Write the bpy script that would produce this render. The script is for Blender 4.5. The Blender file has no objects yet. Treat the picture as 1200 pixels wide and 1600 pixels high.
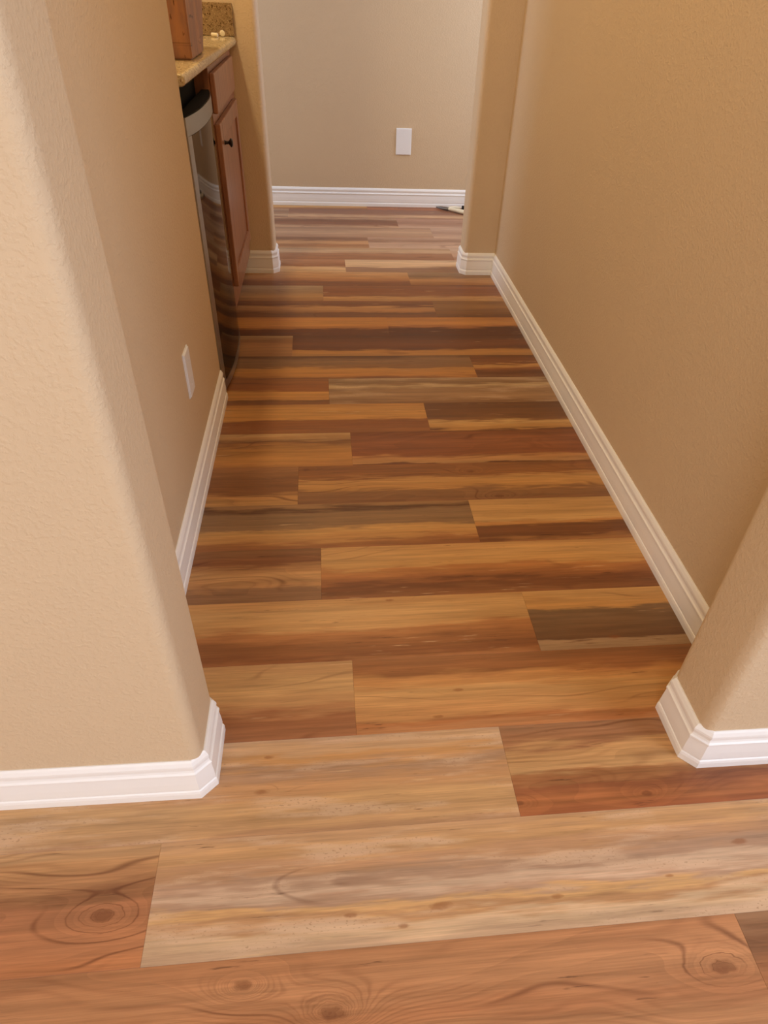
import bpy, bmesh, math, random
from mathutils import Matrix, Vector
random.seed(7)
C = bpy.context.scene.collection
S = bpy.context.scene

# ------------------------------------------------------------------ camera
cam_d = bpy.data.cameras.new('camera'); cam = bpy.data.objects.new('camera', cam_d); C.objects.link(cam)
cam_d.sensor_fit = 'VERTICAL'; cam_d.sensor_height = 36.0
cam_d.lens = 1057.675 / 1600 * 36.0
cam_d.shift_x = (600 - 624.772) / 1600; cam_d.shift_y = (867.573 - 800) / 1600
cam_d.clip_start = 0.02
_r = [(0.99541152, -0.02935349, 0.0910729), (-0.08800971, -0.65439282, 0.75101553), (0.03755252, -0.75558481, -0.65397355)]
cam.matrix_world = Matrix(((_r[0][0], -_r[0][1], -_r[0][2], 0), (_r[1][0], -_r[1][1], -_r[1][2], 0),
                           (_r[2][0], -_r[2][1], -_r[2][2], 1.2), (0, 0, 0, 1)))
S.camera = cam
# ------------------------------------------------------------------ world, view, lights
w = bpy.data.worlds.new('world'); S.world = w; w.use_nodes = True
w.node_tree.nodes['Background'].inputs[0].default_value = (0.75, 0.85, 1.0, 1)
w.node_tree.nodes['Background'].inputs[1].default_value = 0.6
S.view_settings.view_transform = 'Standard'; S.view_settings.look = 'None'
S.view_settings.gamma = 1; S.view_settings.use_curve_mapping = False
S.view_settings.exposure = 0.22

def area(name, loc, target, sx, sy, power, col):
    d = bpy.data.lights.new(name, 'AREA'); d.shape = 'RECTANGLE'; d.size = sx; d.size_y = sy
    d.energy = power; d.color = col
    o = bpy.data.objects.new(name, d); C.objects.link(o); o.location = loc
    o.rotation_euler = (Vector(target) - Vector(loc)).to_track_quat('-Z', 'Y').to_euler()
    return o
# daylight entering by the windows of the near room, of the far room, and the ceiling lamps
area('window_light', (2.14, -0.75, 1.5), (0, -0.45, 1.3), 1.1, 1.2, 42, (0.68, 0.79, 1.0))
area('patio_light', (-0.9, -2.54, 1.25), (-0.5, 0, 1.15), 1.9, 1.9, 58, (0.96, 0.955, 1.0))
area('far_window_light', (-2.14, 4.36, 1.45), (0, 4.36, 1.30), 0.9, 1.3, 27, (0.60, 0.74, 1.0))
area('far_side_light', (2.14, 4.32, 1.45), (0, 4.36, 1.35), 0.8, 1.3, 26, (0.62, 0.74, 1.0))
area('hall_light', (0.30, 1.75, 2.38), (0.30, 1.75, 0), 0.3, 0.3, 6.0, (1.0, 0.72, 0.36))
area('counter_light', (-0.62, 2.95, 2.38), (-0.62, 2.95, 0), 0.12, 0.45, 13, (1.0, 0.80, 0.48))

# ------------------------------------------------------------------ helpers
def srgb(c):
    c = [v / 255 for v in c[:3]]
    return tuple((v / 12.92 if v <= 0.04045 else ((v + 0.055) / 1.055) ** 2.4) for v in c) + (1,)

class NT:
    def __init__(s, name):
        s.m = bpy.data.materials.new(name); s.m.use_nodes = True
        s.t = s.m.node_tree; s.b = s.t.nodes['Principled BSDF']
    def n(s, typ, ins=None, **kw):
        nd = s.t.nodes.new(typ)
        for k, v in kw.items(): setattr(nd, k, v)
        for k, v in (ins or {}).items():
            if isinstance(v, bpy.types.NodeSocket): s.t.links.new(v, nd.inputs[k])
            else: nd.inputs[k].default_value = v
        return nd
    def math(s, op, a, b=0.0, c=None, clamp=False):
        ins = {0: a, 1: b}
        if c is not None: ins[2] = c
        return s.n('ShaderNodeMath', ins, operation=op, use_clamp=clamp).outputs[0]
    def mix(s, fac, a, b, mode='MIX'):
        nd = s.n('ShaderNodeMix', data_type='RGBA', blend_type=mode)
        for k, v in ((0, fac), (6, a), (7, b)):
            if isinstance(v, bpy.types.NodeSocket): s.t.links.new(v, nd.inputs[k])
            else: nd.inputs[k].default_value = v
        return nd.outputs[2]
    def set(s, **kw):
        for k, v in kw.items():
            i = s.b.inputs[k.replace('_', ' ')]
            if isinstance(v, bpy.types.NodeSocket): s.t.links.new(v, i)
            else: i.default_value = v
    def bump(s, h, strength=0.3, dist=0.002):
        nd = s.n('ShaderNodeBump', {'Height': h, 'Strength': strength, 'Distance': dist})
        s.t.links.new(nd.outputs[0], s.b.inputs['Normal'])
    def noise(s, vec, scale, detail=3, rough=0.5):
        return s.n('ShaderNodeTexNoise', {'Vector': vec, 'Scale': scale, 'Detail': detail, 'Roughness': rough}).outputs['Fac']
    def smooth(s, v, a, b):
        nd = s.n('ShaderNodeMapRange', {0: v, 1: a, 2: b, 3: 0.0, 4: 1.0}, interpolation_type='SMOOTHSTEP')
        return nd.outputs[0]

def paint(name, col, bump=0.36, rough=0.6):
    t = NT(name); tc = t.n('ShaderNodeTexCoord').outputs['Object']
    n1 = t.noise(tc, 140, 3, 0.55); n2 = t.noise(tc, 330, 2, 0.5); n3 = t.noise(tc, 2.0, 2)
    c = t.mix(n3, tuple(v * 0.96 for v in col[:3]) + (1,), tuple(v * 1.03 for v in col[:3]) + (1,))
    t.set(Base_Color=c, Roughness=rough, Specular_IOR_Level=0.3)
    t.bump(t.math('ADD', t.smooth(n1, 0.42, 0.68), t.math('MULTIPLY', n2, 0.35)), bump, 0.0016)
    return t.m
wall_paint = paint('tan_wall_paint', srgb((214, 190, 156)))
ceil_paint = paint('ceiling_paint', srgb((232, 226, 214)))

def trim_mat():
    t = NT('white_trim_paint'); tc = t.n('ShaderNodeTexCoord').outputs['Object']
    g = t.smooth(t.noise(tc, 70, 4, 0.7), 0.70, 0.78)
    t.set(Base_Color=t.mix(t.math('MULTIPLY', g, 0.25), srgb((246, 244, 240)), srgb((200, 190, 175))), Roughness=0.42)
    t.bump(t.noise(tc, 60, 2), 0.06, 0.001)
    return t.m
trim_white = trim_mat()
plate_t = NT('white_plastic'); plate_t.set(Base_Color=srgb((242, 242, 242)), Roughness=0.3)
plate_white = plate_t.m

def cab_wood():
    t = NT('cabinet_maple'); tc = t.n('ShaderNodeTexCoord').outputs['Object']
    v = t.n('ShaderNodeMapping', {'Vector': tc, 'Scale': (30, 30, 2.5)}).outputs[0]
    n1 = t.noise(v, 1.5, 4, 0.6); n2 = t.noise(v, 6, 3, 0.6)
    c = t.mix(t.smooth(n1, 0.3, 0.7), srgb((140, 92, 64)), srgb((168, 116, 84)))
    c = t.mix(t.math('MULTIPLY', t.smooth(n2, 0.5, 0.75), 0.3), c, srgb((112, 60, 34)))
    t.set(Base_Color=c, Roughness=0.33)
    return t.m
maple = cab_wood()

def granite(name, base, dark, light, rough=0.15):
    t = NT(name); tc = t.n('ShaderNodeTexCoord').outputs['Object']
    n1 = t.noise(tc, 60, 4, 0.7); n2 = t.noise(tc, 170, 3, 0.6); n3 = t.noise(tc, 230, 2, 0.6)
    c = t.mix(t.smooth(n1, 0.35, 0.65), base, tuple(v * 0.72 for v in base[:3]) + (1,))
    c = t.mix(t.smooth(n2, 0.56, 0.64), c, dark)
    c = t.mix(t.smooth(n3, 0.60, 0.68), c, light)
    t.set(Base_Color=c, Roughness=rough)
    return t.m
granite_top = granite('golden_granite', srgb((204, 182, 138)), srgb((128, 96, 60)), srgb((240, 226, 190)))
granite_splash = granite('speckled_granite', srgb((158, 130, 94)), srgb((78, 50, 28)), srgb((214, 190, 140)))

def metal(name, col, rough, edge=(1, 1, 1, 1)):
    t = NT(name); t.set(Base_Color=col, Metallic=1.0, Roughness=rough, Specular_Tint=edge)
    return t.m
steel_dark = metal('polished_stainless', (0.20, 0.17, 0.145, 1), 0.06, (0.50, 0.44, 0.38, 1))
steel_band = metal('brushed_stainless', (0.44, 0.44, 0.43, 1), 0.32, (0.7, 0.7, 0.7, 1))
steel_edge = metal('satin_steel_edge', (0.42, 0.40, 0.37, 1), 0.3)
_k = NT('black_plastic'); _k.set(Base_Color=(0.012, 0.011, 0.010, 1), Roughness=0.8, Specular_IOR_Level=0.1); black = _k.m
_k = NT('bronze_knob'); _k.set(Base_Color=(0.02, 0.012, 0.008, 1), Roughness=0.3, Metallic=0.6); bronze = _k.m
_k = NT('cream_plastic'); _k.set(Base_Color=srgb((235, 222, 190)), Roughness=0.5); cream = _k.m
_k = NT('worn_grey_metal'); _k.set(Base_Color=(0.20, 0.18, 0.16, 1), Roughness=0.4, Metallic=0.7); grey_metal = _k.m
_k = NT('window_glass'); _k.set(Base_Color=(1, 1, 1, 1), Roughness=0.0, Transmission_Weight=1.0); glass = _k.m

def block_wood():
    t = NT('acacia_block'); tc = t.n('ShaderNodeTexCoord').outputs['Object']
    v = t.n('ShaderNodeMapping', {'Vector': tc, 'Scale': (9, 9, 2.2)}).outputs[0]
    n1 = t.noise(v, 2.5, 4, 0.6); n2 = t.noise(v, 9, 3, 0.6)
    c = t.mix(t.smooth(n1, 0.35, 0.65), srgb((176, 124, 86)), srgb((146, 104, 84)))
    c = t.mix(t.smooth(n2, 0.62, 0.7), c, srgb((96, 54, 30)))
    v2 = t.n('ShaderNodeMapping', {'Vector': tc, 'Scale': (1, 6, 30)}).outputs[0]
    c = t.mix(t.math('MULTIPLY', t.smooth(t.noise(v2, 1.4, 3), 0.64, 0.7), 0.8), c, srgb((70, 38, 24)))
    t.set(Base_Color=c, Roughness=0.5)
    return t.m
acacia = block_wood()

def link(name, bm, mat, parent=None, kind=None, label=None, cat=None, group=None, smooth=False):
    me = bpy.data.meshes.new(name); bmesh.ops.recalc_face_normals(bm, faces=bm.faces); bm.to_mesh(me); bm.free()
    me.materials.append(mat)
    if smooth:
        for p in me.polygons: p.use_smooth = True
        me.set_sharp_from_angle(angle=math.radians(40))
    o = bpy.data.objects.new(name, me); C.objects.link(o)
    if parent: o.parent = parent; o.matrix_parent_inverse = parent.matrix_world.inverted()
    if kind: o['kind'] = kind
    if label: o['label'] = label
    if cat: o['category'] = cat
    if group: o['group'] = group
    return o
def empty(name, loc, label, cat, group=None):
    o = bpy.data.objects.new(name, None); C.objects.link(o); o.location = loc; o.empty_display_size = 0.05
    o.matrix_world = Matrix.Translation(loc)
    o['label'] = label; o['category'] = cat
    if group: o['group'] = group
    return o
def box(x0, x1, y0, y1, z0, z1, bev=0.0, seg=2, bm=None):
    own = bm is None
    b = bmesh.new()
    bmesh.ops.create_cube(b, size=1)
    bmesh.ops.scale(b, vec=(x1 - x0, y1 - y0, z1 - z0), verts=b.verts)
    bmesh.ops.translate(b, vec=((x0 + x1) / 2, (y0 + y1) / 2, (z0 + z1) / 2), verts=b.verts)
    if bev: bmesh.ops.bevel(b, geom=b.edges[:], offset=bev, segments=seg, affect='EDGES', profile=0.5)
    if own: return b
    me = bpy.data.meshes.new('tmp'); b.to_mesh(me); b.free(); bm.from_mesh(me); bpy.data.meshes.remove(me)
    return bm
def prism(pts, z0, z1):
    b = bmesh.new()
    lo = [b.verts.new((x, y, z0)) for x, y in pts]; hi = [b.verts.new((x, y, z1)) for x, y in pts]
    n = len(pts)
    b.faces.new(lo[::-1]); b.faces.new(hi)
    for i in range(n): b.faces.new((lo[i], lo[(i + 1) % n], hi[(i + 1) % n], hi[i]))
    return b
def rounded(pts, radii, seg=8):
    """polygon with the given corner radii"""
    out = []; n = len(pts)
    for i, p in enumerate(pts):
        r = radii[i]; p = Vector(p)
        if not r: out.append(tuple(p)); continue
        a = (Vector(pts[i - 1]) - p).normalized(); c = (Vector(pts[(i + 1) % n]) - p).normalized()
        ctr = p + (a + c) * r
        s = p + a * r - ctr; e = p + c * r - ctr
        a0 = math.atan2(s.y, s.x); a1 = math.atan2(e.y, e.x); d = (a1 - a0 + math.pi) % (2 * math.pi) - math.pi
        for k in range(seg + 1):
            t = a0 + d * k / seg; out.append((ctr.x + r * math.cos(t), ctr.y + r * math.sin(t)))
    return out
def struct(name, bm, mat, smooth=False): return link(name, bm, mat, kind='structure', smooth=smooth)

# ------------------------------------------------------------------ plan (metres)
XL, XR = -0.395, 0.855          # hall walls
NL, NR = -0.256, 0.696          # near opening sides
FL, FR = -0.270, 0.695          # far opening sides
YN0, YN1 = 0.709, 0.860         # near partition
YF0, YF1 = 3.617, 3.762         # far partition
YW = 4.934                      # far wall
YE = 2.290                      # end of the left hall wall, start of the alcove
HC = 2.44
RB = 0.024
# walls
struct('wall_near_left', prism(rounded([(-2.2, YN0), (NL, YN0), (NL, YN1), (-2.2, YN1)], [0, RB, RB, 0]), 0, 2.12), wall_paint, True)
struct('wall_near_right', prism(rounded([(2.2, YN1), (NR, YN1), (NR, YN0), (2.2, YN0)], [0, RB, RB, 0]), 0, 2.12), wall_paint, True)
struct('wall_hall_left', prism(rounded([(-1.02, YN1), (XL, YN1), (XL, YE), (-1.02, YE)], [0, 0, 0.012, 0]), 0, HC), wall_paint, True)
struct('wall_hall_right', box(XR, XR + 0.12, YN1, YF0, 0, HC), wall_paint)
struct('wall_far_left', prism(rounded([(-2.2, YF0), (FL, YF0), (FL, YF1), (-2.2, YF1)], [0, RB, RB, 0]), 0, 2.12), wall_paint, True)
struct('wall_far_right', prism(rounded([(2.2, YF1), (FR, YF1), (FR, YF0), (2.2, YF0)], [0, RB, RB, 0]), 0, 2.12), wall_paint, True)
struct('wall_above_near_opening', box(-2.2, 2.2, YN0, YN1, 2.12, HC), wall_paint)
struct('wall_above_far_opening', box(-2.2, 2.2, YF0, YF1, 2.12, HC), wall_paint)
struct('wall_alcove', box(-1.14, -1.02, YN1, YF0, 0, HC), wall_paint)
struct('wall_far', box(-2.2, 2.2, YW, YW + 0.12, 0, HC), wall_paint)
struct('wall_back', box(-2.32, 2.32, -2.72, -2.6, 0, HC), wall_paint)
HOLES = {'right': ((-1.35, -0.15, 0.85, 2.15), (3.85, 4.80, 0.75, 2.15)), 'left': ((3.88, 4.84, 0.75, 2.15),)}
def side_wall(x0, x1, holes):
    b = bmesh.new(); y = -2.6
    for y0, y1, z0, z1 in holes:
        box(x0, x1, y, y0, 0, HC, bm=b); box(x0, x1, y0, y1, 0, z0, bm=b); box(x0, x1, y0, y1, z1, HC, bm=b); y = y1
    box(x0, x1, y, YW + 0.12, 0, HC, bm=b)
    return b
struct('wall_right', side_wall(2.2, 2.32, HOLES['right']), wall_paint)
struct('wall_left', side_wall(-2.32, -2.2, HOLES['left']), wall_paint)
struct('ceiling', box(-2.32, 2.32, -2.72, YW + 0.12, HC, HC + 0.1), ceil_paint)
for i, (y0, y1, z0, z1, xw) in enumerate([h + (2.22,) for h in HOLES['right']] + [h + (-2.28,) for h in HOLES['left']]):
    b = bmesh.new(); f = 0.045
    for q in ((y0, y1, z0, z0 + f), (y0, y1, z1 - f, z1), (y0, y0 + f, z0 + f, z1 - f), (y1 - f, y1, z0 + f, z1 - f),
              ((y0 + y1) / 2 - f / 2, (y0 + y1) / 2 + f / 2, z0 + f, z1 - f)):
        box(xw, xw + 0.06, *q, bm=b)
    fr = link('window_%d' % (i + 1), b, plate_white, kind='structure')
    link('pane', box(xw + 0.026, xw + 0.032, y0 + f, y1 - f, z0 + f, z1 - f), glass, parent=fr)

# ------------------------------------------------------------------ baseboards (moulded profile swept round the walls)
PROF = [(0.0, 0.0), (0.0145, 0.0), (0.0145, 0.015), (0.0132, 0.0205), (0.0110, 0.0225), (0.0122, 0.028), (0.0118, 0.045), (0.0104, 0.062),
        (0.0100, 0.0685), (0.0118, 0.0715), (0.0118, 0.0755), (0.0085, 0.0785), (0.0072, 0.083), (0.0078, 0.0885), (0.0090, 0.0915), (0.0085, 0.0965),
        (0.0050, 0.1035), (0.0020, 0.107), (0.0, 0.107)]
def sweep(path, sgn):
    """outward side is sgn times the left normal of the path"""
    P = [Vector(p) for p in path]; N = []
    seg = [(P[i + 1] - P[i]).normalized() for i in range(len(P) - 1)]
    nr = [Vector((-d.y, d.x)) * sgn for d in seg]
    for i in range(len(P)):
        if i == 0: N.append(nr[0])
        elif i == len(P) - 1: N.append(nr[-1])
        else:
            m = (nr[i - 1] + nr[i]).normalized(); N.append(m / m.dot(nr[i]))
    b = bmesh.new(); rings = []
    for p, n in zip(P, N):
        rings.append([b.verts.new((p.x + n.x * o, p.y + n.y * o, z + 0.0002)) for o, z in PROF])
    k = len(PROF)
    for a, c in zip(rings[:-1], rings[1:]):
        for j in range(k): b.faces.new((a[j], a[(j + 1) % k], c[(j + 1) % k], c[j]))
    b.faces.new(rings[0]); b.faces.new(rings[-1][::-1])
    return b
ch = 0.020
def trim(name, path, sgn): return struct(name, sweep(path, sgn), trim_white)
trim('baseboard_near_left', [(-2.2, YN0), (NL - ch, YN0), (NL, YN0 + ch), (NL, YN1 - ch), (NL - ch, YN1), (XL, YN1), (XL, YE - 0.012)], -1)
trim('baseboard_near_right', [(2.2, YN0), (NR + ch, YN0), (NR, YN0 + ch), (NR, YN1 - ch), (NR + ch, YN1), (XR, YN1), (XR, YF0), (FR + ch, YF0),
      (FR, YF0 + ch), (FR, YF1 - ch), (FR + ch, YF1), (2.2, YF1)], 1)
trim('baseboard_far_left', [(-0.44, YF0), (FL - ch, YF0), (FL, YF0 + ch), (FL, YF1 - ch), (FL - ch, YF1), (-2.2, YF1)], -1)
trim('baseboard_far', [(-2.2, YW), (2.2, YW)], -1)
trim('baseboard_back', [(-2.2, -2.6), (2.2, -2.6)], 1)

# ------------------------------------------------------------------ floor of vinyl wood planks
floor = struct('floor', box(-2.32, 2.32, -2.72, YW + 0.12, -0.15, -0.006), black)
PW, Y0, SK = 0.2011, 0.4132, 0.00837
SEAM = {-1: .661, 0: -.325, 1: .334, 2: .034, 3: .478, 4: -.034, 5: .409, 6: -.100, 7: .071, 8: .348, 9: .004, 10: .588, 11: -.140,
        12: .277, 13: .513, 14: -.006, 15: .436, 16: .116, 17: .72, 18: .263, 19: .66, 20: .469, 21: -.211, 22: .3}
# colour bands over the width of a plank, from its far edge (0) to its near edge (1)
B = {
 (-1, 'L'): [(0, 184, 124, 78), (.25, 194, 134, 86), (.5, 180, 118, 72), (.75, 194, 134, 84), (1, 200, 146, 92)],
 (-1, 'R'): [(0, 160, 116, 80), (.2, 138, 92, 58), (.5, 168, 108, 64), (1, 188, 122, 74)],
 (0, 'L'): [(0, 196, 150, 100), (.15, 200, 146, 92), (.3, 184, 130, 82), (.42, 156, 104, 64), (.55, 178, 116, 74), (.8, 190, 124, 78), (1, 186, 118, 70)],
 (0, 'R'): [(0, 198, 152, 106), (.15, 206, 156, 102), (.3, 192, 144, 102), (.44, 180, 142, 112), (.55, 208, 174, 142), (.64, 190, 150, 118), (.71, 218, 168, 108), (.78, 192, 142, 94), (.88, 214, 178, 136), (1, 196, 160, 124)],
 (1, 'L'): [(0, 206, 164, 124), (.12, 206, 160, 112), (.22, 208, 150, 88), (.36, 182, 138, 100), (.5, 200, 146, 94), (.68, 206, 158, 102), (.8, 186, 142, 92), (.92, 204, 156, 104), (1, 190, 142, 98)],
 (1, 'R'): [(0, 170, 118, 78), (.2, 168, 112, 70), (.32, 200, 148, 90), (.5, 206, 156, 98), (.6, 172, 112, 64), (.72, 150, 86, 48), (.86, 176, 104, 56), (1, 164, 92, 50)],
 (2, 'L'): [(0, 192, 140, 84), (.3, 204, 154, 92), (.5, 196, 142, 84), (.6, 186, 126, 74), (.72, 158, 96, 54), (1, 166, 104, 62)],
 (2, 'R'): [(0, 150, 94, 50), (.22, 158, 96, 48), (.36, 196, 132, 68), (.5, 208, 152, 86), (.62, 204, 146, 82), (.78, 200, 138, 76), (.9, 178, 108, 56), (1, 186, 122, 70)],
 (3, 'L'): [(0, 196, 140, 78), (.2, 206, 154, 90), (.42, 202, 148, 84), (.55, 182, 116, 60), (.75, 152, 92, 46), (.9, 144, 84, 42), (1, 168, 106, 56)],
 (3, 'R'): [(0, 202, 150, 86), (.26, 200, 142, 74), (.33, 132, 96, 62), (.6, 122, 84, 50), (.84, 114, 74, 42), (.9, 170, 132, 92), (1, 158, 120, 82)],
 (4, 'L'): [(0, 146, 96, 54), (.3, 134, 80, 42), (.42, 184, 128, 72), (.55, 198, 144, 84), (.68, 190, 134, 78), (.78, 150, 104, 66), (1, 142, 98, 60)],
 (4, 'R'): [(0, 202, 146, 82), (.2, 206, 152, 86), (.42, 204, 148, 80), (.5, 186, 118, 58), (.68, 160, 96, 48), (.8, 126, 72, 36), (1, 146, 90, 48)],
 (5, 'L'): [(0, 156, 112, 68), (.1, 104, 66, 38), (.22, 146, 108, 70), (.55, 148, 108, 68), (.64, 202, 148, 80), (.78, 196, 138, 72), (.9, 160, 100, 50), (1, 150, 92, 48)],
 (5, 'R'): [(0, 190, 140, 80), (.3, 200, 148, 84), (.5, 206, 156, 92), (.58, 190, 128, 64), (.66, 128, 76, 38), (.9, 124, 72, 36), (1, 170, 112, 60)],
 (6, 'L'): [(0, 160, 106, 60), (.3, 138, 88, 48), (.6, 142, 88, 44), (.78, 188, 132, 70), (1, 192, 138, 76)],
 (6, 'R'): [(0, 142, 88, 46), (.3, 152, 94, 46), (.42, 200, 144, 78), (.62, 194, 136, 70), (.72, 146, 98, 56), (1, 138, 90, 52)],
 (7, 'L'): [(0, 190, 148, 96), (.2, 176, 128, 78), (.3, 140, 90, 50), (.5, 184, 126, 62), (.75, 196, 134, 66), (1, 180, 120, 62)],
 (7, 'R'): [(0, 132, 76, 40), (.3, 148, 86, 48), (.7, 142, 80, 42), (.82, 188, 130, 74), (.95, 190, 136, 82), (1, 120, 70, 40)],
 (8, 'L'): [(0, 178, 120, 60), (.25, 196, 138, 70), (.5, 198, 138, 68), (.6, 146, 86, 42), (1, 150, 92, 48)],
 (8, 'R'): [(0, 112, 70, 40), (.45, 120, 76, 42), (.6, 140, 90, 50), (.7, 204, 156, 92), (.88, 190, 134, 70), (1, 116, 68, 36)],
 (9, 'L'): [(0, 150, 92, 44), (.4, 152, 88, 40), (.55, 198, 138, 66), (.75, 194, 132, 64), (.85, 130, 82, 44), (1, 142, 88, 48)],
 (9, 'R'): [(0, 150, 118, 84), (.22, 146, 108, 72), (.32, 190, 156, 112), (.45, 156, 116, 78), (.75, 164, 122, 82), (1, 138, 96, 60)],
 (10, 'L'): [(0, 110, 70, 42), (.2, 144, 104, 68), (.5, 142, 98, 60), (.6, 192, 132, 64), (.85, 190, 126, 60), (1, 138, 84, 46)],
 (10, 'R'): [(0, 116, 68, 34), (.35, 132, 78, 40), (.45, 196, 140, 74), (.6, 150, 88, 44), (.8, 106, 62, 34), (1, 132, 86, 52)],
 (11, 'L'): [(0, 186, 148, 102), (.3, 152, 102, 62), (.6, 176, 122, 72), (1, 164, 112, 68)],
 (11, 'R'): [(0, 98, 56, 32), (.4, 122, 72, 42), (.65, 112, 64, 36), (.78, 184, 126, 62), (1, 176, 122, 66)],
 (12, 'L'): [(0, 196, 130, 66), (.4, 202, 136, 66), (.6, 178, 112, 52), (.72, 112, 62, 34), (1, 106, 60, 34)],
 (12, 'R'): [(0, 188, 122, 60), (.35, 198, 134, 70), (.5, 168, 104, 54), (.62, 98, 54, 30), (1, 100, 56, 32)],
 (13, 'L'): [(0, 142, 92, 62), (.3, 128, 80, 54), (.42, 190, 138, 88), (.6, 176, 122, 76), (.75, 128, 82, 54), (1, 134, 86, 54)],
 (13, 'R'): [(0, 146, 100, 60), (.35, 156, 110, 66), (.6, 142, 96, 56), (1, 120, 76, 44)],
 (14, 'L'): [(0, 176, 142, 106), (.4, 162, 124, 88), (.7, 188, 138, 86), (1, 170, 118, 72)],
 (14, 'R'): [(0, 150, 98, 66), (.3, 144, 88, 56), (.65, 156, 100, 64), (.78, 200, 150, 98), (1, 186, 134, 84)],
 (15, 'L'): [(0, 196, 144, 92), (.4, 192, 134, 80), (.6, 170, 110, 66), (.75, 140, 88, 58), (1, 136, 86, 58)],
 (15, 'R'): [(0, 162, 128, 94), (.35, 150, 110, 76), (.55, 196, 140, 86), (.75, 176, 118, 68), (1, 130, 80, 50)],
 (16, 'L'): [(0, 166, 112, 74), (.5, 152, 96, 58), (.7, 206, 160, 108), (1, 200, 152, 100)],
 (16, 'R'): [(0, 186, 146, 108), (.2, 214, 170, 122), (.5, 208, 162, 114), (.65, 150, 108, 78), (1, 160, 116, 82)],
 (17, 'L'): [(0, 172, 132, 94), (.3, 190, 150, 110), (.6, 160, 108, 72), (1, 150, 96, 60)],  # far rows from here: greyer, pinker, with the floor sheen put into the colour
 (17, 'R'): [(0, 196, 158, 124), (.5, 186, 140, 104), (1, 160, 108, 74)],
 (18, 'L'): [(0, 150, 106, 76), (.2, 134, 92, 66), (.5, 196, 142, 92), (.8, 156, 104, 66), (1, 178, 126, 82)],
 (18, 'R'): [(0, 176, 136, 106), (.3, 150, 108, 80), (.6, 186, 144, 112), (1, 192, 152, 120)],
 (19, 'L'): [(0, 164, 122, 92), (.5, 186, 144, 108), (1, 168, 124, 92)],
 (19, 'R'): [(0, 190, 150, 120), (.5, 172, 130, 102), (1, 194, 152, 118)],
 (20, 'L'): [(0, 184, 142, 104), (.3, 128, 82, 56), (.7, 140, 90, 62), (1, 196, 152, 112)],
 (20, 'R'): [(0, 176, 130, 100), (.5, 160, 114, 86), (1, 196, 154, 122)],
 (21, 'L'): [(0, 170, 128, 92), (.4, 150, 104, 72), (.8, 196, 154, 112), (1, 160, 112, 80)],
 (21, 'R'): [(0, 140, 92, 64), (.5, 150, 100, 70), (.8, 200, 156, 112), (1, 156, 104, 72)],
}
GEN = [B[k] for k in ((-1, 'L'), (0, 'R'), (1, 'R'), (2, 'R'), (4, 'R'), (5, 'L'), (7, 'R'), (9, 'R'))]
# knots at world places, (x, y, half size)
KNOTS = [(a, b, c * 0.72) for a, b, c in [(-.405, .494, .020), (-.168, .373, .014), (-.028, .325, .020), (.601, .341, .022), (.158, .468, .014), (.09, .441, .007), (.004, .464, .008),
         (.726, .541, .011), (.331, .644, .010), (.569, .489, .006), (.359, .469, .008), (.389, 1.436, .012), (.494, 1.639, .016), (.428, 1.775, .014), (-.149, .775, .007),
         (.255, .919, .009), (.203, .851, .008), (.126, 1.207, .008), (.66, 1.055, .012), (.587, .647, .012), (-.16, .70, .010), (-.09, 1.80, .014), (-.33, 2.08, .012)]]
REDS = {(-1, 'L'), (-1, 'R'), (0, 'L'), (1, 'R'), (7, 'R'), (4, 'L'), (6, 'L'), (6, 'R')}

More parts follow.
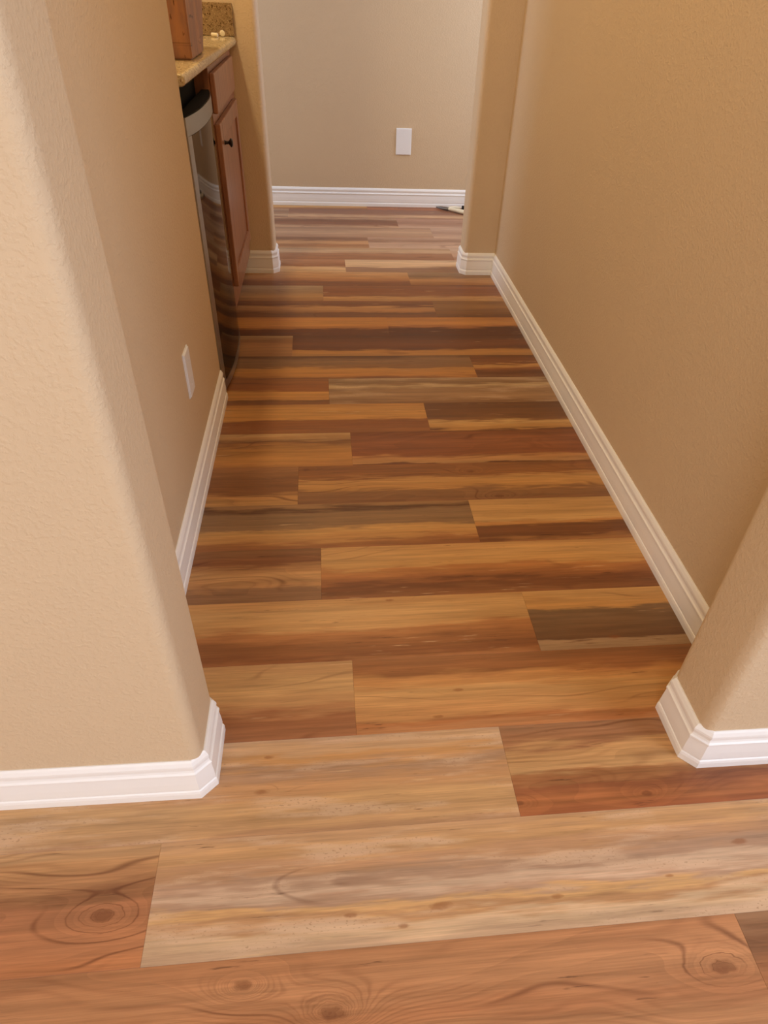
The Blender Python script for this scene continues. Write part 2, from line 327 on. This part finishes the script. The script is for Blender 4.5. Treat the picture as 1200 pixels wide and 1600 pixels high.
def plank_material(name, bands, seed, knots, red, bright=1.0, pale=0.0):
    t = NT(name); tc = t.n('ShaderNodeTexCoord').outputs['Object']
    off = t.n('ShaderNodeMapping', {'Vector': tc, 'Location': (seed * 3.17, seed * 1.91, seed * 0.77)}).outputs[0]
    sep = t.n('ShaderNodeSeparateXYZ', {0: tc}); x, y = sep.outputs[0], sep.outputs[1]
    def st(sx, sy, d=3, r=0.55):
        m = t.n('ShaderNodeMapping', {'Vector': off, 'Scale': (sx, sy, 1)}).outputs[0]
        return t.noise(m, 1.0, d, r)
    warp = t.math('SUBTRACT', st(1.3, 7, 3), 0.5)
    warp2 = t.math('SUBTRACT', st(7, 55, 3), 0.5)
    yy = t.math('SUBTRACT', 0.5, t.math('DIVIDE', y, PW))
    pos = t.math('ADD', t.math('ADD', yy, t.math('MULTIPLY', warp, 0.34)), t.math('MULTIPLY', warp2, 0.36), clamp=True)
    rp = t.n('ShaderNodeValToRGB', {0: pos}); cr = rp.color_ramp; cr.interpolation = 'EASE'
    while len(cr.elements) > 1: cr.elements.remove(cr.elements[-1])
    for i, (p, r, g, bl) in enumerate(bands):
        e = cr.elements[0] if i == 0 else cr.elements.new(p)
        e.position = p; lum = 0.35 * r + 0.5 * g + 0.15 * bl; sat = 0.90
        e.color = srgb(((lum + (r - lum) * sat) * bright, (lum + (g - lum) * sat) * bright, (lum + (bl - lum) * sat) * bright))
    c = rp.outputs[0]
    # long soft streaks and fine grain lines
    s1 = st(2.2, 62, 5, 0.65); s2 = st(9, 420, 3, 0.6)
    c = t.mix(1.0, c, t.n('ShaderNodeMapRange', {0: s1, 1: 0.25, 2: 0.75, 3: 0.70, 4: 1.27}).outputs[0], 'MULTIPLY')
    c = t.mix(1.0, c, t.n('ShaderNodeMapRange', {0: s2, 1: 0.25, 2: 0.75, 3: 0.86, 4: 1.12}).outputs[0], 'MULTIPLY')
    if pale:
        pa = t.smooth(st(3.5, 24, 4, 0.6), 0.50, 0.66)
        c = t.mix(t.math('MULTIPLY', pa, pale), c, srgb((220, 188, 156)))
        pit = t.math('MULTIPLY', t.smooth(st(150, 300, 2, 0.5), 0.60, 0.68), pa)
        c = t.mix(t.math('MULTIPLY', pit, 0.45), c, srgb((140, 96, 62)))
    # growth-ring contours bending round the knots
    h = t.math('ADD', t.math('MULTIPLY', y, 9.0), t.math('MULTIPLY', st(1.6, 5.5, 2, 0.45), 3.2))
    km = None
    for kx, ky, ks in knots:
        dx = t.math('DIVIDE', t.math('SUBTRACT', x, kx), ks * (2.0 if red else 2.8)); dy = t.math('DIVIDE', t.math('SUBTRACT', y, ky), ks * 1.0)
        d2 = t.math('ADD', t.math('MULTIPLY', dx, dx), t.math('MULTIPLY', dy, dy))
        d2 = t.math('ADD', d2, t.math('MULTIPLY', t.math('SUBTRACT', st(60, 90, 2), 0.5), 0.9))
        f = t.math('DIVIDE', 1.0, t.math('ADD', 1.0, t.math('MULTIPLY', d2, 0.45)))
        h = t.math('ADD', h, t.math('MULTIPLY', f, 1.6))
        kf = t.math('SUBTRACT', 1.0, t.smooth(d2, 0.05, 0.75))
        km = kf if km is None else t.math('MAXIMUM', km, kf)
    ring = t.math('FRACT', t.math('MULTIPLY', h, 2.4))
    line = t.math('SUBTRACT', 1.0, t.smooth(t.math('ABSOLUTE', t.math('SUBTRACT', ring, 0.5)), 0.0, 0.10))
    if red:
        r2 = t.math('FRACT', t.math('MULTIPLY', h, 9.0))
        l2 = t.math('SUBTRACT', 1.0, t.smooth(t.math('ABSOLUTE', t.math('SUBTRACT', r2, 0.5)), 0.0, 0.32))
        m2 = t.smooth(st(1.9, 8, 2), 0.42, 0.66)
        c = t.mix(t.math('MULTIPLY', t.math('MULTIPLY', l2, m2), 0.26), c, srgb((112, 60, 32)))
        c = t.mix(1.0, c, t.n('ShaderNodeMapRange', {0: ring, 1: 0.0, 2: 1.0, 3: 1.06, 4: 0.93}).outputs[0], 'MULTIPLY')
    mask = t.smooth(st(2.4, 9, 2), 0.46 if red else 0.54, 0.66)
    c = t.mix(t.math('MULTIPLY', t.math('MULTIPLY', line, mask), 0.62 if red else 0.34), c, srgb((96, 48, 24)))
    # short dark cracks
    ck = t.smooth(st(9, 150, 4, 0.65), 0.63, 0.72)
    ckm = t.smooth(st(2.5, 16, 2), 0.46, 0.60)
    c = t.mix(t.math('MULTIPLY', t.math('MULTIPLY', ck, ckm), 0.80), c, srgb((74, 40, 24)))
    if not red:
        lt = t.math('MULTIPLY', t.smooth(st(9, 110, 3), 0.62, 0.72), t.smooth(st(2.0, 14, 2), 0.52, 0.64))
        c = t.mix(t.math('MULTIPLY', lt, 0.45), c, srgb((226, 190, 142)))
    if km is not None:
        c = t.mix(t.math('MULTIPLY', km, 0.55), c, srgb((104, 56, 28) if red else (138, 78, 36)))
    t.set(Base_Color=c, Roughness=t.n('ShaderNodeMapRange', {0: s1, 1: 0.3, 2: 0.7, 3: 0.40, 4: 0.52}).outputs[0], Specular_IOR_Level=0.42)
    t.bump(t.math('ADD', t.math('MULTIPLY', s2, 0.5), t.math('MULTIPLY', ck, -0.6)), 0.10, 0.0008)
    return t.m
gen_m = [plank_material('plank_print_%d' % i, g, 40 + i * 1.3, [(0.2, 0.02, .014)], i in (0, 2, 6)) for i, g in enumerate(GEN)]

LEN = 1.22
ca, sa = math.cos(SK), math.sin(SK)
def plank(x0, x1, r, mat, cx=None):
    y0 = Y0 + r * PW; yc = y0 + PW / 2; xc = (x0 + x1) / 2 if cx is None else cx; g = 0.0001
    b = bmesh.new(); hx0, hx1, hy = x0 + g - xc, x1 - g - xc, PW / 2 - g; bv = 0.0003
    rings = []
    for dz, ins in ((-0.006, 0), (-bv, 0), (0, bv)):
        rings.append([b.verts.new(v) for v in ((hx0 + ins, -hy + ins, dz), (hx1 - ins, -hy + ins, dz), (hx1 - ins, hy - ins, dz), (hx0 + ins, hy - ins, dz))])
    b.faces.new(rings[2])
    for a, c in zip(rings[:-1], rings[1:]):
        for j in range(4): b.faces.new((a[j], a[(j + 1) % 4], c[(j + 1) % 4], c[j]))
    o = link('plank', b, mat, parent=floor)
    o.location = (xc * ca - yc * sa, xc * sa + yc * ca, 0); o.rotation_euler = (0, 0, SK)
    return o
for r in range(-14, 23):
    yc = Y0 + (r + .5) * PW
    lo, hi = (-2.19, 2.19) if (r <= 1 or r >= 16) else ((-0.50, 0.89) if r <= 8 else (-0.62, 0.89))
    s = SEAM.get(r, (r * 0.45) % LEN)
    k0 = math.floor((lo - s) / LEN)
    k = k0
    while s + k * LEN < hi:
        a, b_ = max(lo, s + k * LEN), min(hi, s + (k + 1) * LEN)
        if b_ - a > 0.03:
            side = {-1: 'L', 0: 'R'}.get(k)
            key = (r, side)
            full_c = s + (k + .5) * LEN
            if side and key in B:
                kn = []
                for X, Y, q in KNOTS:
                    xr, yr = X * ca + Y * sa, -X * sa + Y * ca
                    if a < xr < b_ and abs(yr - yc) < PW / 2: kn.append((xr - full_c, yr - yc, q))
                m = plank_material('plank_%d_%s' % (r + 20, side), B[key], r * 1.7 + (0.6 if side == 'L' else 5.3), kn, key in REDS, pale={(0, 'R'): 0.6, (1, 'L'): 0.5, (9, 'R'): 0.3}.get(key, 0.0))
            else:
                m = gen_m[(r * 3 + k * 5) % len(gen_m)]
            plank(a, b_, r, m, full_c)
        k += 1

# ------------------------------------------------------------------ blank wall plates
def wall_plate(loc, rz, w_, h_, label):
    t = empty('wall_plate', loc, label, 'wall plate'); t.rotation_euler = (0, 0, rz)
    b = bmesh.new(); box(-w_ / 2, w_ / 2, -0.0065, 0.0, -h_ / 2, h_ / 2, bm=b)
    bmesh.ops.bevel(b, geom=[e for e in b.edges if all(v.co.y < -0.006 for v in e.verts)], offset=0.0035, segments=3, affect='EDGES')
    p = link('plate', b, plate_white); p.parent = t
    for z in (-h_ * 0.29, h_ * 0.29):
        s = bmesh.new(); bmesh.ops.create_cone(s, cap_ends=True, segments=12, radius1=0.0032, radius2=0.0026, depth=0.0012, matrix=Matrix.Rotation(math.pi / 2, 4, 'X'))
        sc = link('screw', s, plate_white); sc.parent = t; sc.location = (0, -0.0068, z)
wall_plate((0.4915, YW, 0.376), 0, 0.097, 0.146, 'white blank wall plate on the far wall above the baseboard')
wall_plate((XL, 1.772, 0.345), math.pi / 2, 0.070, 0.126, 'white blank wall plate low on the left hall wall')

# ------------------------------------------------------------------ dishwasher with a bowed polished door
dw = empty('dishwasher', (-0.6, 2.58, 0), 'bow-fronted stainless dishwasher under the stone counter', 'dishwasher')
y0, y1 = 2.297, 2.860
def bow(y):
    u = (y - (y0 + y1) / 2) / ((y1 - y0) / 2); return -0.3945 + 0.024 * (1 - abs(u) ** 2.4)
def bowed(z0, z1, extra=0.0, ya=y0, yb=y1, back=-0.42, n=32):
    pts = [(bow(ya + (yb - ya) * i / n) + extra, ya + (yb - ya) * i / n) for i in range(n + 1)]
    b = prism(pts + [(back, yb), (back, ya)], z0, z1)
    return b
link('tub', box(-0.98, -0.440, 2.302, 2.850, 0.10, 0.905, 0.004), black, parent=dw)
link('door', bowed(0.046, 0.8115, ya=2.330), steel_dark, parent=dw, label='mirror-polished dark stainless door', smooth=True)
link('control_band', bowed(0.813, 0.860, 0.0008), steel_band, parent=dw, label='satin stainless band along the door top', smooth=True)
link('door_top', bowed(0.8602, 0.8625, -0.003), black, parent=dw, label='black top of the door', smooth=True)
link('bottom_trim', bowed(0.014, 0.0445, 0.0010), steel_edge, parent=dw, smooth=True)
link('side_trim', bowed(0.046, 0.8125, 0.0012, 2.297, 2.3290, n=3), steel_band, parent=dw)
link('kick_panel', box(-0.46, -0.445, 2.30, 2.850, 0.0, 0.10), black, parent=dw)

# ------------------------------------------------------------------ base cabinet
cb = empty('base_cabinet', (-0.6, 3.14, 0), 'brown wooden base cabinet beside the dishwasher', 'cabinet')
link('carcass', box(-0.98, -0.412, 2.866, 3.612, 0.10, 0.930), maple, parent=cb)
ff = bmesh.new()
for q in ((2.864, 2.905, .10, .930), (3.470, 3.613, .10, .930), (2.905, 3.470, .895, .930), (2.905, 3.470, .10, .215), (2.905, 3.470, .750, .790)):
    box(-0.412, -0.393, *q, bm=ff)
link('face_frame', ff, maple, parent=cb)
link('toe_kick', box(-0.47, -0.455, 2.866, 3.612, 0.0, 0.10), maple, parent=cb)
dr = bmesh.new(); box(-0.3925, -0.375, 2.878, 3.505, 0.788, 0.906, 0.004, bm=dr)
link('drawer_front', dr, maple, parent=cb)
d = bmesh.new(); a0, a1, z0, z1, f = 2.875, 3.510, 0.188, 0.757, 0.056
for q in ((a0, a0 + f, z0, z1), (a1 - f, a1, z0, z1), (a0 + f, a1 - f, z0, z0 + f), (a0 + f, a1 - f, z1 - f, z1)):
    box(-0.3925, -0.3735, *q, 0.003, 2, bm=d)
door = link('door', d, maple, parent=cb)
link('panel', box(-0.391, -0.382, a0 + f - .004, a1 - f + .004, z0 + f - .004, z1 - f + .004), maple, parent=door)
kb = bmesh.new()
prof = [(0, 0.0), (0.009, 0.0), (0.006, 0.004), (0.005, 0.014), (0.009, 0.018), (0.0145, 0.022), (0.0145, 0.026), (0.010, 0.030), (0, 0.031)]
n = 18; rings = []
for r_, h_ in prof: rings.append([kb.verts.new((-0.3735 + h_, 2.945 + r_ * math.cos(6.2832 * i / n), 0.690 + r_ * math.sin(6.2832 * i / n))) for i in range(n)] if r_ else [kb.verts.new((-0.3735 + h_, 2.945, 0.690))])
for a, c in zip(rings[:-1], rings[1:]):
    for i in range(n):
        j = (i + 1) % n
        if len(a) == 1: kb.faces.new((a[0], c[i], c[j]))
        elif len(c) == 1: kb.faces.new((a[i], a[j], c[0]))
        else: kb.faces.new((a[i], a[j], c[j], c[i]))
link('knob', kb, bronze, parent=door, label='dark bronze knob', smooth=True)

# ------------------------------------------------------------------ stone counter and backsplash
def counter():
    z0, z1 = 0.931, 0.962; r = 0.014; n = 6; xf = -0.380
    prof = [(-1.015, z0)]
    for i in range(n + 1):
        a = -math.pi / 2 + math.pi * i / n
        prof.append((xf - r + r * math.cos(a), (z0 + z1) / 2 + (z1 - z0) / 2 * math.sin(a)))
    prof.append((-1.015, z1))
    b = bmesh.new(); rr = []
    for y, ins in ((YE + 0.004, 0.016), (YE + 0.0055, 0.008), (YE + 0.011, 0.002), (YE + 0.019, 0.0), (3.610, 0.0)):
        rr.append([b.verts.new(((min(x, xf - ins) + (y - YE) * 0.014) if x > -0.5 else x, y, (z0 + z1) / 2 + (z - (z0 + z1) / 2) * (1 - ins * 22))) for x, z in prof])
    k = len(prof)
    for a, c in zip(rr[:-1], rr[1:]):
        for j in range(k): b.faces.new((a[j], a[(j + 1) % k], c[(j + 1) % k], c[j]))
    b.faces.new(rr[0]); b.faces.new(rr[-1][::-1])
    return b
ct = link('countertop', counter(), granite_top, smooth=True, label='golden speckled granite countertop with rounded edge over the dishwasher', cat='countertop')
sp = empty('backsplash', (-0.69, 3.60, 0.962), 'brown speckled granite backsplash standing along the back of the counter', 'backsplash')
link('end_slab', box(-0.998, -0.366, 3.596, 3.614, 0.9625, 1.071, 0.002), granite_splash, parent=sp)
link('rear_slab', box(-1.017, -0.999, 2.295, 3.614, 0.9625, 1.071, 0.002), granite_splash, parent=sp)

# ------------------------------------------------------------------ wooden block, pegs on the counter
def block():
    x0, x1 = -0.515, -0.404; zc = 0.9628
    side = [(2.640, 0), (2.905, 0), (3.085, 0.210), (2.960, 0.300), (2.640, 0.165)]
    b = bmesh.new()
    A = [b.verts.new((x0, y, zc + z)) for y, z in side]; D = [b.verts.new((x1, y, zc + z)) for y, z in side]
    n = len(side); b.faces.new(A); b.faces.new(D[::-1])
    for i in range(n): b.faces.new((A[i], A[(i + 1) % n], D[(i + 1) % n], D[i]))
    bmesh.ops.bevel(b, geom=b.edges[:], offset=0.004, segments=2, affect='EDGES')
    return b
link('wooden_block', block(), acacia, label='leaning brown wooden block standing on the granite countertop', cat='wooden block')
def peg(x, y, rz, L, r, label, tilt=math.pi / 2):
    b = bmesh.new()
    bmesh.ops.create_cone(b, cap_ends=True, segments=14, radius1=r, radius2=r * 0.85, depth=L, matrix=Matrix.Rotation(rz, 4, 'Z') @ Matrix.Rotation(tilt, 4, 'X'))
    bmesh.ops.bevel(b, geom=[e for e in b.edges if len(e.link_faces) == 2 and e.calc_face_angle(0) > 1.0], offset=r * 0.25, segments=2, affect='EDGES')
    lo = min(v.co.z for v in b.verts)
    o = link('peg', b, cream, smooth=True, label=label, cat='peg'); o.location = (x, y, 0.9625 - lo)
peg(-0.438, 3.530, 1.2, 0.028, 0.0075, 'small cream peg lying flat on the counter, left of the pair')
peg(-0.410, 3.560, 0.2, 0.022, 0.0110, 'thicker cream peg on the counter at the backsplash, right of the pair')

# ------------------------------------------------------------------ things on the floor of the far room
def tube(pts, rad, n=10):
    b = bmesh.new(); rings = []
    P = [Vector(p) for p in pts]
    for i, p in enumerate(P):
        d = (P[min(i + 1, len(P) - 1)] - P[max(i - 1, 0)]).normalized()
        u = d.cross(Vector((0, 0, 1))).normalized(); v = u.cross(d)
        rx, rz = rad[i]
        rings.append([b.verts.new(p + u * rx * math.cos(6.2832 * k / n) + v * rz * math.sin(6.2832 * k / n)) for k in range(n)])
    for a, c in zip(rings[:-1], rings[1:]):
        for k in range(n): b.faces.new((a[k], a[(k + 1) % n], c[(k + 1) % n], c[k]))
    b.faces.new(rings[0][::-1]); b.faces.new(rings[-1])
    return b
pl = empty('pliers', (0.80, 4.82, 0), 'cream-handled pliers lying on the floor by the far baseboard', 'pliers')
link('jaw', tube([(0.722, 4.897, .010), (0.750, 4.874, .012), (0.785, 4.852, .012), (0.80, 4.842, .012)], [(.003, .004), (.012, .008), (.016, .010), (.012, .009)]), grey_metal, parent=pl, smooth=True, label='grey steel jaws')
link('handle', tube([(0.795, 4.842, .013), (0.82, 4.822, .014), (0.86, 4.788, .014), (0.91, 4.745, .014), (0.96, 4.71, .013)], [(.008, .007), (.011, .010), (.015, .013), (.015, .013), (.008, .008)]), cream, parent=pl, smooth=True)
link('handle', tube([(0.79, 4.850, .013), (0.82, 4.862, .015), (0.85, 4.868, .014), (0.880, 4.866, .013)], [(.008, .007), (.010, .010), (.010, .010), (.007, .008)]), cream, parent=pl, smooth=True)
bx = link('power_adapter', box(0.884, 0.934, 4.800, 4.846, 0.0003, 0.034, 0.004), black, label='small black power adapter on the floor beside the pliers', cat='adapter')
